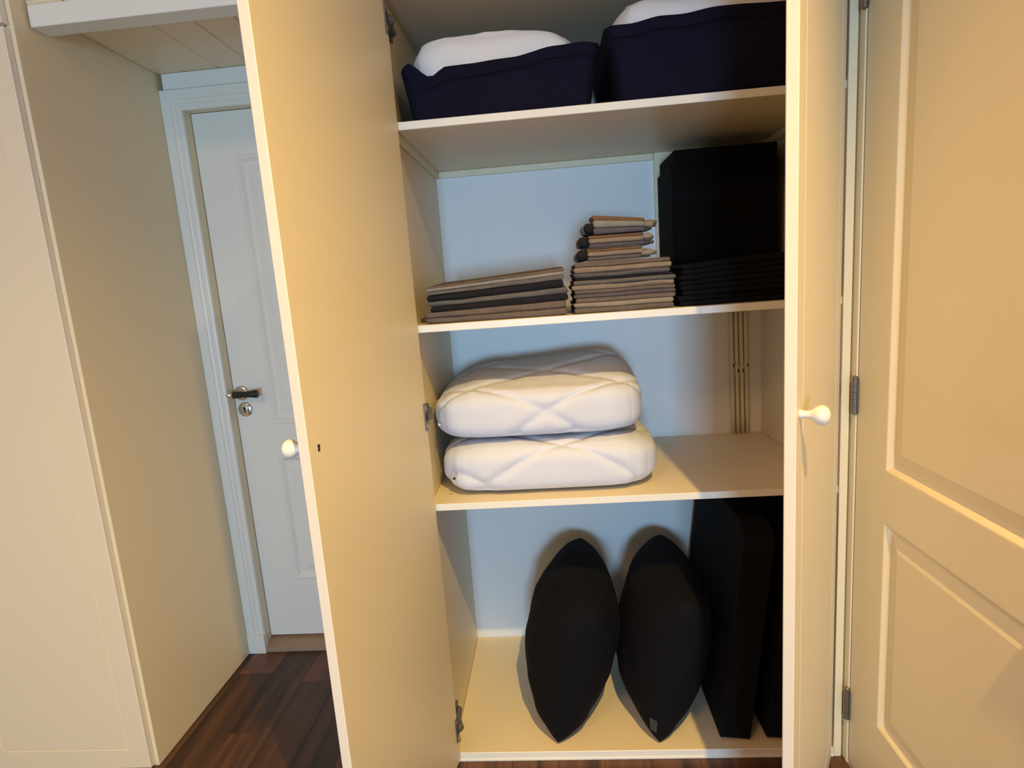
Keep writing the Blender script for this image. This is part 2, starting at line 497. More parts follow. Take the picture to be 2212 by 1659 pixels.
# casing (moulded frame), jamb, head board, threshold
tr = empty('trim_1', (XN, YN, 0), 'moulded white casing around the recessed door', 'door frame', kind='structure')
def prof_bar(pts, a, b, miter0=0.0, miter1=0.0, horiz=False):
    """sweep profile pts (across, out) from a to b ; vertical: across=x ; horizontal: across=z (down from top)"""
    bm = bmesh.new(); ra = []; rb = []
    for (u, d) in pts:
        if not horiz:
            ra.append(bm.verts.new((a[0] + u, a[1] - d, a[2])))
            rb.append(bm.verts.new((b[0] + u, b[1] - d, b[2] - miter1 * abs(u))))
        else:
            ra.append(bm.verts.new((a[0] + miter0 * u, a[1] - d, a[2] - u)))
            rb.append(bm.verts.new((b[0] - miter1 * u, b[1] - d, b[2] - u)))
    n = len(pts)
    for i in range(n):
        j = (i + 1) % n
        bm.faces.new((ra[i], ra[j], rb[j], rb[i]))
    bm.faces.new(ra); bm.faces.new(rb)
    return bm
CASP = [(0, 0), (0, .020), (.003, .022), (.030, .022), (.034, .018), (.040, .016), (.046, .011), (.050, .013), (.055, .014), (.060, .012), (.062, .008), (.062, 0)]
cy = YN + .020
CW = .062
obj('casing_board', prof_bar(CASP, (XN + .0005, cy, 0.0), (XN + .0005, cy, 1.9718), miter1=1.0), WHITE, tr)
RP = [(-u, d) for u, d in CASP]
obj('casing_board', prof_bar(RP, (-0.0085, cy, 0.0), (-0.0085, cy, 1.9718), miter1=1.0), WHITE, tr)
obj('casing_board', prof_bar(CASP, (XN + .0005, cy, 1.9718), (-0.0085, cy, 1.9718), 1.0, 1.0, horiz=True), WHITE, tr)
bm = bmesh.new()
box(bm, -0.802, -0.7835, cy + .001, 0.569, 0.0, 1.930); box(bm, -0.0705, -0.052, cy + .001, 0.569, 0.0, 1.930)
box(bm, -0.7835, -0.0705, cy + .001, 0.569, 1.9115, 1.930)
obj('jamb', bm, PAINT, tr)
obj('plinth_block', B(XN + .0005, XN + .066, YN - .004, YN + .02, 0.0, 0.075, bev=.002), WHITE, tr)
obj('head_board', B(XN + .014, -0.0085, YN + .004, YN + .020, 1.974, ZC - .001, bev=.001), WHITE, tr)
bm = bmesh.new()
v = [bm.verts.new(p) for x_ in (-0.7835, -0.0705) for p in ((x_, YN + .006, 0), (x_, YN + .006, .018), (x_, .600, .036), (x_, .600, 0))]
bm.faces.new(v[:4]); bm.faces.new(v[4:])
for i in range(4):
    j = (i + 1) % 4; bm.faces.new((v[i], v[j], v[4 + j], v[4 + i]))
t2 = obj('trim_2', bm, THRESH); tag(t2, 'tan wooden threshold under the recessed white door', 'threshold', kind='structure')
# backing behind the leaf so that no light leaks in
b3 = obj('wall_recess_back', B(-0.83, -0.02, .63, .64, -0.012, 1.96), WALL); tag(b3, 'wall closing the recess behind the white door', 'wall', kind='structure')

# plank soffit over the recess, front beam
sof = empty('plank_soffit', (XN, 0.3, ZC), 'cream plank soffit above the door recess', 'soffit', kind='structure')
xs = [XN + .0008, -0.752, -0.640, -0.530, -0.420, -0.310, -0.200, -0.090, -0.0052]
for a, b_ in zip(xs, xs[1:]):
    obj('plank', B(a + .0008, b_ - .0008, 0.045, YN + .02, ZC, ZC + .014, bev=.0035, seg=1), PAINT, sof)
obj('backing_board', B(XN + .0008, -0.0052, 0.045, YN + .03, ZC + .0145, ZC + .02), PAINT, sof)
bm_o = obj('head_beam', B(XN + .006, -0.0052, 0.042, 0.098, 1.9715, 2.0205, bev=.0025), WHITE)
tag(bm_o, 'white painted beam across the top of the recess', 'beam', kind='structure')

# ------------------------------------------------------------------ doors with a routed groove
def groove_leaf(W, z0, z1, T, inset=0.060, gw=0.004, gd=0.0025):
    """flat cupboard door, local: u along width, d outwards (0 inner face .. T outer face), v height. returns list of faces as point lists"""
    bm = bmesh.new()
    def V(u, v, d): return bm.verts.new((u, d, v))
    e = 0.0015
    # outer face rings
    rects = [(0 + e, T), (inset - gw / 2, T), (inset, T - gd), (inset + gw / 2, T)]
    prev = None
    rs = []
    for ins, d in rects:
        rs.append([V(ins, z0 + ins, d), V(W - ins, z0 + ins, d), V(W - ins, z1 - ins, d), V(ins, z1 - ins, d)])
    for a, b in zip(rs, rs[1:]):
        for i in range(4):
            j = (i + 1) % 4; bm.faces.new((a[i], a[j], b[j], b[i]))
    bm.faces.new(rs[-1])
    c = [[V(0, z0, d), V(W, z0, d), V(W, z1, d), V(0, z1, d)] for d in (T - e, e)]
    inn = [V(e, z0 + e, 0), V(W - e, z0 + e, 0), V(W - e, z1 - e, 0), V(e, z1 - e, 0)]
    for a, b in ((rs[0], c[0]), (c[0], c[1]), (c[1], inn)):
        for i in range(4):
            j = (i + 1) % 4; f = bm.faces.new((a[i], a[j], b[j], b[i])); f.material_index = 1
    bm.faces.new(inn)
    return bm

def door_matrix(hx, hy, ang, side):
    """side +1: hinge on the left, closed along +X ; -1: hinge on the right, closed along -X. local u,d,v -> world"""
    c, s = math.cos(ang), math.sin(ang)
    if side > 0:
        du = Vector((c, -s, 0)); dd = Vector((-s, -c, 0))
    else:
        du = Vector((-c, -s, 0)); dd = Vector((s, -c, 0))
    return Matrix(((du.x, dd.x, 0, hx), (du.y, dd.y, 0, hy), (0, 0, 1, 0), (0, 0, 0, 1)))

KNOBPROF = [(0, 0), (0, .0075), (.002, .0080), (.008, .0062), (.015, .0066), (.020, .0095), (.025, .0140), (.031, .0168), (.037, .0165), (.042, .0130), (.0455, .007), (.0465, 0)]

def make_door(parent, name, hx, hy, ang, side, W, z0, z1, T=.019, knob_z=None, hinges=(), label=None):
    M = door_matrix(hx, hy, ang, side)
    bm = groove_leaf(W, z0, z1, T)
    bmesh.ops.transform(bm, matrix=M, verts=bm.verts)
    d = obj(name, bm, [PAINT, LITDOOREDGE], parent)
    if label: d['label'] = label
    if knob_z:
        bm = bmesh.new()
        o3 = M @ Vector((W - .027, T, knob_z)); ax = (M.to_3x3() @ Vector((0, 1, 0)))
        lathe(bm, KNOBPROF, o3, ax, 24)
        k = obj('knob', bm, KNOB, d, smooth=True); k['label'] = 'small cream mushroom knob'
        bm = bmesh.new()
        lathe(bm, [(0, 0), (0, .0034), (.0012, .003), (.0014, 0)], M @ Vector((W - .030, 0, knob_z + .004)), -ax, 10)
        lathe(bm, [(0, 0), (0, .0030), (.0012, .0026), (.0014, 0)], M @ Vector((W - .0293, 0, knob_z - .002)), -ax, 10)
        obj('knob_screw', bm, DARKGAP, d)
    for hz in hinges:
        bm = bmesh.new()
        # screw plate on the inner face with two holes, cranked arm to the carcass
        box(bm, .006, .017, -.004, 0.0, hz - .034, hz + .034, bev=.0015, xf=M)
        box(bm, .0082, .0148, -.0052, -.004, hz - .010, hz + .010, mi=1, xf=M)
        box(bm, .0095, .0135, -.0048, -.004, hz - .027, hz - .018, mi=2, xf=M)
        box(bm, .0095, .0135, -.0048, -.004, hz + .018, hz + .027, mi=2, xf=M)
        sgn = 1 if side > 0 else -1
        xb = XL if side > 0 else XR
        st = M @ Vector((.010, -.003, hz))
        base = Vector((xb + sgn * .010, 0.030, hz))
        tube(bm, [st, st + Vector((sgn * .006, .010, 0)), base, base + Vector((0, .040, 0))], [.0085, .0105, .0115, .0085], 8)
        box(bm, min(xb, xb + sgn * .006), max(xb, xb + sgn * .006), .030, .085, hz - .016, hz + .016, bev=.0015)
        hg = obj('hinge', bm, [METAL, DARKGAP, CHROME], d); hg['label'] = 'grey metal cabinet hinge'
    return d

# ------------------------------------------------------------------ open wardrobe
wd = empty('wardrobe', (0.52, 0.27, 0.0), 'cream built-in wardrobe with both doors open and shelves of linen', 'wardrobe')
obj('side_panel', B(XLO, XL, 0.0, YB + .008, 0.0, ZT + TH, bev=.0008, seg=1), PAINT, wd)
obj('side_panel', B(XR, XRO, 0.0, YB + .008, 0.0, ZT + TH, bev=.0008, seg=1), PAINT, wd)
obj('back_panel', B(XL, XR, YB, YB + .009, 0.0, ZT), INNER, wd)
obj('top_panel', B(XL, XR, 0.0, YB, ZT, ZT + TH, bev=.0008, seg=1), SHADED, wd)
for z in (Z1, Z2, Z3):
    edge_front(obj('shelf', B(XL + .0008, XR - .0008, 0.005, YB - .0005, z - TH, z, bev=.0010, seg=1), [PAINT, EDGE], wd))
edge_front(obj('bottom_board', B(XL + .0008, XR - .0008, 0.0, YB - .0005, 0.004, Z0, bev=.0012, seg=1), [PAINT, EDGE], wd))
obj('bottom_trim', B(XL + .0008, XR - .0008, -0.002, 0.004, 0.0, 0.007, bev=.001, seg=1), WHITE, wd)
# battens under the second shelf from the top, and boxed strip on the back
zcl = 1.634
obj('batten', B(XL, XL + .010, 0.03, YB - .0005, zcl, Z3 - TH - .0005, bev=.001, seg=1), PAINT, wd)
obj('batten', B(XR - .010, XR, 0.03, YB - .0005, zcl, Z3 - TH - .0005, bev=.001, seg=1), PAINT, wd)
obj('batten', B(XL + .0105, 0.697, YB - .010, YB - .0005, zcl, Z3 - TH - .0005, bev=.001, seg=1), PAINT, wd)
obj('batten', B(0.698, 0.745, YB - .014, YB - .0005, Z2 + .0005, Z3 - TH - .0005, bev=.001, seg=1), PAINT, wd)
obj('batten', B(0.746, XR - .0105, YB - .010, YB - .0005, zcl, Z3 - TH - .0005, bev=.001, seg=1), PAINT, wd)
make_door(wd, 'door', 0.0310, -0.004, 1.7303, +1, 0.515, 0.013, 1.953, knob_z=1.041, hinges=(1.885, 0.981, 0.108), label='left door swung wide open, flat inner face towards the viewer')
make_door(wd, 'door', 0.9955 + .0083 * .528, -0.004 + .0083 * .849, 1.0148, -1, 0.5233, 0.013, 1.953, knob_z=1.041, hinges=(1.885, 0.981, 0.108), label='right door half open, seen nearly edge on')

# overhead cupboards (only their lower edges come near the picture)
ov = empty('overhead_cupboard', (0.52, 0.27, ZT + TH), 'cream cupboard above the open wardrobe', 'cupboard')
obj('body', B(XLO, XRO, 0.0, YB + .008, ZT + TH + .001, ROOM_H - .001), PAINT, ov)
hw = (XRO - XLO) / 2
for i in range(2):
    bm = groove_leaf(hw - .004, 1.985, 2.74, .019)
    bmesh.ops.transform(bm, matrix=door_matrix(XLO + .002 + i * hw, -.0006, 0, 1), verts=bm.verts)
    obj('door', bm, [PAINT, EDGE], ov)
ov2 = empty('overhead_cupboard', (-0.425, 0.27, ZC + .03), 'cream cupboard above the recess with the white door', 'cupboard')
obj('body', B(XN + .0008, XLO - .001, 0.062, YB + .008, ZC + .022, ROOM_H - .001), PAINT, ov2)
bm = groove_leaf(XLO - XN - .012, 2.030, 2.74, .019)
bmesh.ops.transform(bm, matrix=door_matrix(XN + .006, .0606, 0, 1), verts=bm.verts)
obj('door', bm, [PAINT, EDGE], ov2)

# ------------------------------------------------------------------ tall cupboard on the left
tc = empty('tall_cupboard', (-1.36, 0.27, 0.0), 'closed cream tall cupboard beside the door recess', 'cupboard')
XC0 = -1.88
obj('side_panel', B(XN - .018, XN, 0.0, YB + .010, 0.0, ROOM_H - .001, bev=.001, seg=1), PAINT, tc)
obj('side_panel', B(XC0, XC0 + .018, 0.0, YB + .010, 0.0, ROOM_H - .001, bev=.001, seg=1), PAINT, tc)
obj('body', B(XC0 + .0185, XN - .0185, 0.006, YB + .010, 0.0, ROOM_H - .001), PAINT, tc)
wdo = 0.498
for i in range(2):
    xr_ = -0.856 - i * (wdo + .004)
    for z0_, z1_, kz in ((0.010, 1.953, 1.041), (1.961, 2.74, None)):
        bm = groove_leaf(wdo, z0_, z1_, .0195)
        bmesh.ops.transform(bm, matrix=door_matrix(xr_ - wdo, -.0006, 0, 1), verts=bm.verts)
        dd = obj('door', bm, [PAINT, EDGE], tc)
        if kz:
            bm = bmesh.new()
            kx = xr_ - wdo + .027 if i == 0 else xr_ - .027
            lathe(bm, KNOBPROF, (kx, -.0201, kz), (0, -1, 0), 20)
            obj('knob', bm, KNOB, dd, smooth=True)

# ------------------------------------------------------------------ panelled room door on the right (door_2)
d2 = empty('door_2', (ROOM_X1, -0.45, 0), 'cream panelled door with exposed hinges right of the wardrobe', 'door', kind='structure')
f2 = lambda u, v, d: Vector((ROOM_X1 + d, -u, v))     # u = distance towards the viewer
P2 = [(0.146, 0.752, 0.832, 1.868), (0.146, 0.752, 0.211, 0.716)]
obj('leaf', leaf_with_panels(f2, -D2Y0, -D2Y1, 0.011, D2Z, P2, 0.038), PAINT, d2)
PROF2 = [(0, 0), (0.003, 0.0006), (0.013, 0.0090), (0.019, 0.0105), (0.050, 0.0030)]
for p in P2:
    obj('panel', panel_mesh(f2, *p, PROF2), PAINT, d2)
for hz in (1.845, 0.975, 0.172):
    bm = bmesh.new()
    hx, hy = ROOM_X1 - .0045, -0.0195
    for k in range(5):
        za = hz - .040 + k * .016
        lathe(bm, [(0, 0), (0, .0062), (.0152, .0062), (.0152, 0)], (hx, hy, za), (0, 0, 1), 14)
    lathe(bm, [(0, 0), (0, .0068), (.003, .0068), (.006, .003), (.007, 0)], (hx, hy, hz + .040), (0, 0, 1), 14)
    lathe(bm, [(0, 0), (0, .0068), (.003, .0068), (.006, .003), (.007, 0)], (hx, hy, hz - .040), (0, 0, -1), 14)
    box(bm, hx + .0008, hx + .004, hy - .012, hy + .012, hz - .038, hz + .038)
    o = obj('hinge', bm, METAL, d2); o['label'] = 'worn steel butt hinge'
bm = bmesh.new(); lathe(bm, [(0, 0), (0, .026), (.006, .026), (.009, .010), (.045, .010), (.047, 0)], (ROOM_X1, -0.815, 1.0), (-1, 0, 0), 20)
tube(bm, [(ROOM_X1 - .04, -.822, 1.0), (ROOM_X1 - .04, -.76, 1.0), (ROOM_X1 - .04, -.70, .998)], [.010, .009, .011], 12)
obj('lever_handle', bm, CHROME, d2, smooth=True)
tr3 = empty('trim_3', (ROOM_X1, 0, 0), 'rounded cream frame strip between the wardrobe and the panelled door', 'door frame', kind='structure')
bm = bmesh.new()
box(bm, ROOM_X1 - .0030, ROOM_X1 + .03, D2Y0 + .0045, 0.02, 0.0, D2Z + .05, bev=.0028, seg=3)
obj('frame_strip', bm, PAINT, tr3)
bm = bmesh.new()
box(bm, ROOM_X1 - .0030, ROOM_X1 + .03, D2Y1 - .06, D2Y1 - .0045, 0.0, D2Z + .05, bev=.0028, seg=3)
obj('frame_strip', bm, PAINT, tr3)
bm = bmesh.new()
box(bm, ROOM_X1 - .0030, ROOM_X1 + .03, D2Y1 - .0045, D2Y0 + .0045, D2Z + .004, D2Z + .05, bev=.0028, seg=3)
obj('frame_strip', bm, PAINT, tr3)
wb = obj('wall_hall', B(ROOM_X1 + .10, ROOM_X1 + .11, -0.95, 0.05, -0.012, D2Z + .1), WALL); tag(wb, 'hall wall behind the panelled door', 'wall', kind='structure')

# ------------------------------------------------------------------ heating pipes at the back of the third compartment
for i, px in enumerate((0.9265, 0.9415, 0.9565, 0.9715)):
    pz0, pz1 = Z1 + .0005, Z2 - TH - .0005
    pi = empty('heating_pipe', (px, YB - .009, pz0), None, 'pipe', 'painted heating pipes in the wardrobe corner')
    pi['label'] = ['leftmost', 'second from left', 'third from left', 'rightmost'][i] + ' cream painted heating pipe in the wardrobe corner'
    bm = bmesh.new()
    dx = .006
    pts = [(px + dx * t, YB - .0085, pz0 + (pz1 - pz0) * (1 - t)) for t in (1, .8, .6, .4, .2, 0)]
    tube(bm, pts[::-1], .0064, 10)
    obj('pipe', bm, PIPE, pi, smooth=True)
    bm = bmesh.new()
    cz = 0.965 + (.012 if i in (0, 3) else -.006)
    cxp = px + dx * (1 - (cz - pz0) / (pz1 - pz0))
    lathe(bm, [(0, 0), (0, .0075), (.036, .0075), (.036, 0)], (cxp, YB - .0085, cz - .018), (0, 0, 1), 14)
    cl = obj('pipe_clip', bm, PIPE, pi, smooth=False)
    bm = bmesh.new(); box(bm, cxp + .001, cxp + .004, YB - .0175, YB - .0155, cz - .008, cz + .004)
    obj('clip_screw', bm, DARKGAP, cl)

# ------------------------------------------------------------------ towels
def folded(name, x0, x1, y0, y1, z0, layers, label, cat, group, grow=0.0, seed=0, skew=0.0, n=(26, 7, 4), amp=.0022, p=(10, 8, 4)):
    """layers: list of (thickness, material index). folded cloth: stacked soft layers in one mesh"""
    t = sum(l[0] for l in layers)
    e = empty(name, ((x0 + x1) / 2, (y0 + y1) / 2, z0), label, cat, group)
    rnd = random.Random(seed)
    z = z0
    for li, (th, mi) in enumerate(layers):
        ox0, ox1 = rnd.uniform(-.003, .003), rnd.uniform(-.003, .003)
        oy = rnd.uniform(-.002, .003)
        bm = bmesh.new()
        cz = z + th / 2
        def fn(q, w, s=seed * 3.1 + li * 1.7):
            k = 1 + grow * max(0, (w.y - y0))
            zz = Z2 + (w.z - Z2) * k + (w.z - Z2) * skew * (w.x - x0) / (x1 - x0)
            nz = noise.noise(Vector((w.x * 9, w.y * 9, 1.0 + math.floor(x0 * 5))))
            n2 = 1.7 * noise.noise(Vector((w.x * 20 + s, w.z * 90, s + 4)))
            edge = 1.0 if q.y < 0 else 0.3
            return Vector((w.x + n2 * amp * .8, w.y + n2 * amp * edge, max(Z2 + .0002, zz + nz * amp * min(1, (w.z - Z2) / .03))))
        pad(bm, ((x0 + ox0 + x1 + ox1) / 2, (y0 + oy + y1) / 2, cz), ((x1 + ox1 - x0 - ox0) / 2, (y1 - y0 - oy) / 2, th * .50), th * .46, fn, 26, 6)
        obj('fold', bm, TMATS[mi], e, smooth=True)
        z += th
    return e, z

G1 = 'folded striped towels on the shelf'
zz = Z2 + .0005
_, zz = folded('towel', .046, .392, .028, .30, zz, [(.014, BRN), (.0145, BRN)], 'brown folded towel at the bottom of the left towel stack', 'towel', G1, .45, 1, .22)
_, zz = folded('towel', .056, .394, .030, .30, zz, [(.013, DRK), (.013, GRY)], 'dark grey folded towel in the middle of the left towel stack', 'towel', G1, .45, 2, .22)
_, zz = folded('towel', .054, .388, .027, .30, zz, [(.015, DRK), (.009, GRY), (.007, PAL), (.005, BRN)], 'charcoal and beige folded towel on top of the left stack', 'towel', G1, .45, 3, .22)
ztop_a = zz
zz = Z2 + .0005
_, zz = folded('towel', .412, .650, .026, .27, zz, [(.013, BRN), (.012, BEI), (.011, BRN)], 'brown folded towel at the bottom of the right towel stack', 'towel', G1, .06, 4)
_, zz = folded('towel', .410, .652, .030, .27, zz, [(.010, LIL), (.009, BRN), (.013, TAN), (.010, GRY)], 'tan and grey folded towel in the middle of the right stack', 'towel', G1, .06, 5)
_, zz = folded('towel', .414, .645, .032, .27, zz, [(.006, DRK), (.012, LIL), (.013, TAN), (.010, BRN)], 'lilac grey and tan towel under the small hand towels', 'towel', G1, .06, 6)
G2 = 'small hand towels with tasselled ends'
ZTOPB = zz + .0045
z = ZTOPB
specs = [(.450, .585, .028, 'tan hand towel with knotted tassels, lowest of the three small ones'),
         (.455, .590, .030, 'tan hand towel with knotted tassels, middle of the three small ones'),
         (.468, .595, .031, 'rust-topped hand towel with tassels, topmost of the whole pile')]
for i, (a, b_, th, lab) in enumerate(specs):
    mats_ = [(th * .36, LIL if i else BRN), (th * .38, TAN if i < 2 else PAL), (th * .26, RST)]
    rz = z
    e = empty('hand_towel', ((a + b_) / 2, .13, z), lab, 'towel', G2)
    tilt = .12 if i == 2 else 0.0
    y0_, y1_ = .058 + i * .006, .21
    zc_ = z
    for li, (t_, mi) in enumerate(mats_):
        bm = bmesh.new()
        def fn(q, w, s=i * 5 + li):
            nz = noise.noise(Vector((w.x * 22 + s, w.y * 18, s)))
            return Vector((w.x, w.y + nz * .002, w.z + (nz * .0012 if li == 1 else 0) + tilt * (b_ - w.x) * (w.z - rz) / th + (w.y - .058) * .05))
        yy = y0_ + (.004, .0, .016)[li]
        pad(bm, ((a + b_) / 2, (yy + y1_) / 2, zc_ + t_ / 2), ((b_ - a) / 2, (y1_ - yy) / 2, t_ * .52), t_ * .50, fn, 16, 6)
        obj('fold', bm, TMATS[mi], e, smooth=True)
        zc_ += t_
    rnd = random.Random(i + 11)
    for k in range(5):                                  # dark knotted ends on the left
        bm = bmesh.new()
        c = (a - .004 - rnd.random() * .016, y0_ + .018 + k * .022, z + th * (.42 + .2 * rnd.random()))
        r = .0105 + rnd.random() * .002
        rbox(bm, c, (r * 1.2, r, r * 1.05), lambda q, w: w + Vector((0, 0, .002 * noise.noise(w * 150))), (6, 6, 6), (2.4, 2.4, 2.4))
        obj('tassel_knot', bm, T_LILAC if k % 2 else T_DARK, e, smooth=True)
    for k in range(7):                                  # pale frayed ends on the right
        bm = bmesh.new()
        yk = y0_ + .004 + k * .019
        zk = z + th * (.32 + .34 * rnd.random())
        L = .018 + rnd.random() * .012
        tl = 0.0
        tube(bm, [(b_ - .006, yk, zk + tl), (b_ + L * .5, yk - .003, zk + .002 * rnd.uniform(-1, 1) + tl), (b_ + L, yk + .003, zk + .004 * rnd.uniform(-1, .8) + tl)], [.0062, .0080, .0045], 7)
        obj('fringe', bm, T_TAN if k % 3 else T_BEIGE, e, smooth=True)
    z += th + .002

# ------------------------------------------------------------------ black cloths and box on the same shelf
zz = Z2 + .0005
rr = [(.662, .99), (.668, .985), (.664, .99), (.674, .988)]
labs = ['black folded cloth lowest in the dark pile by the right door', 'black folded cloth second from below in the dark pile', 'black folded cloth third from below in the dark pile',
        'black folded cloth on top of the dark pile in front of the box']
for i, (a, b_) in enumerate(rr):
    e = empty('folded_cloth', ((a + b_) / 2, .15, zz), labs[i], 'cloth', 'black folded cloths on the towel shelf')
    th = .0245
    for li in range(2):
        bm = bmesh.new()
        def fn(q, w, s=i * 4.3 + li):
            nz = noise.noise(Vector((w.x * 11, w.y * 9, 2.0)))
            n2 = noise.noise(Vector((w.x * 5 + s, 3, s)))
            n3 = noise.noise(Vector((w.x * 8 + s, 7, s)))
            return Vector((w.x + n2 * .006, w.y + n3 * .006 + (.030 * max(0, -q.x - .35) if i else .01), max(Z2 + .0003, w.z + (nz * .004 + (w.x - .66) * .05) * (w.z - Z2) / .098)))
        pad(bm, ((a + b_) / 2, .155, zz + th * (.25 + .5 * li)), ((b_ - a) / 2, .125, th * .25), th * .24, fn, 22, 8)
        obj('fold', bm, BLACKCLOTH, e, smooth=True)
    zz += th

bx = empty('storage_box', (.849, .405, Z2), 'black fabric storage box behind the dark folded cloths', 'box')
obj('box_body', B(.706, .992, .302, .515, Z2 + .0005, 1.578, bev=.004), BOXCLOTH, bx)
obj('box_lid', B(.713, .990, .306, .510, 1.5785, 1.615, bev=.004), BOXCLOTH, bx)
bm = bmesh.new(); box(bm, .710, .988, .3005, .302, 1.478, 1.502, bev=.0006, seg=1)
obj('box_band', bm, BLACKCLOTH, bx)

# ------------------------------------------------------------------ quilts
def quilt(name, x0, x1, y0, y1, z0, z1, label, seed, phase, top_fn=None, pa=.40, pb=.235, puff=.010, nn=(120, 64, 44), binding=False, button=None):
    e = empty(name, ((x0 + x1) / 2, (y0 + y1) / 2, z0), label, 'duvet', 'white quilted duvets folded on the shelf')
    c = ((x0 + x1) / 2, (y0 + y1) / 2, (z0 + z1) / 2); h = ((x1 - x0) / 2, (y1 - y0) / 2, (z1 - z0) / 2)
    bm = bmesh.new()
    def fn(q, w):
        s = (w.z - z0) + (w.y - y0)
        u1 = (w.x - phase[0]) / pa + (s - phase[1]) / pb
        u2 = (w.x - phase[0]) / pa - (s - phase[1]) / pb
        d1_ = abs(math.sin(math.pi * u1)); d2_ = abs(math.sin(math.pi * u2))
        d = min(1, d1_ * 3.2) ** .5 * min(1, d2_ * 3.2) ** .5
        nv = Vector((q.x ** 3, q.y ** 3, q.z ** 3))
        nv = nv.normalized() if nv.length > 0 else nv
        n1 = noise.noise(Vector((w.x * 5 + seed, w.y * 5, w.z * 5)))
        n2 = noise.noise(Vector((w.x * 30 + seed, w.y * 12, w.z * 7)))
        n3 = noise.noise(Vector((w.x * 75 + seed, w.y * 20, w.z * 14)))
        k = (d - .75) * puff + n1 * .006 + n2 * .0020 + n3 * .0010 * (1.6 - d)
        if q.z < -.75: k = min(k, 0) * .2
        w = w + nv * k
        if top_fn: w = top_fn(q, w)
        return w
    rbox(bm, c, h, fn, nn, (6.0, 4.2, 3.8))
    for v in bm.verts:
        if v.co.z < z0 + .0003: v.co.z = z0 + .0003
    obj('quilted_cover', bm, QUILT, e, smooth=True)
    if binding:
        bm = bmesh.new()
        pts = []
        for k in range(13):
            t = k / 12
            a = -math.pi / 2 + math.pi * t
            pts.append((x0 + .010 - .004 * math.cos(a), y0 + .070 - .050 * math.cos(a), (z0 + z1) / 2 + (z1 - z0) * .40 * math.sin(a)))
        tube(bm, pts, .0032, 8)
        o = obj('binding', bm, QUILTEDGE, e, smooth=True); o['label'] = 'cream edge binding'
    if button:
        bm = bmesh.new()
        lathe(bm, [(0, 0), (0, .0040), (.003, .0036), (.004, 0)], button[0], (0, -1, .1), 12)
        obj('snap_button', bm, button[1], e, smooth=True)
    return e

def low_top(q, w):
    if q.z > 0: w.z -= .018 * max(0, (w.x - .50) / .1) * q.z * .5
    return w
quilt('folded_duvet', .034, .612, .030, .44, Z1 + .0005, .882, 'white quilted duvet folded at the bottom on the shelf', 2.0, (.36, .155), low_top, button=((.079, .0305, .805), GREYTAG))
def up_top(q, w):
    f = max(0.0, (w.y - .10)) / .35
    if q.z > -.5:
        t = (q.z + .5) / 1.5
        w.z += t * (.062 * f * (0.35 + .65 * (w.x - .02) / .55) - .022 * (1 - min(1, (w.x - .02) / .12)))
    return w
quilt('folded_duvet', .022, .578, .042, .45, .8895, 1.030, 'white quilted duvet lying on top of the other one', 7.0, (.325, .075), up_top, button=((.046, .068, .940), QUILTEDGE))

# ------------------------------------------------------------------ navy storage bags with white bedding on the top shelf
def interp(tab, x):
    if x <= tab[0][0]: return tab[0][1]
    for (a, va), (b_, vb) in zip(tab, tab[1:]):
        if x <= b_:
            t = (x - a) / (b_ - a); t = t * t * (3 - 2 * t)
            return va + (vb - va) * t
    return tab[-1][1]

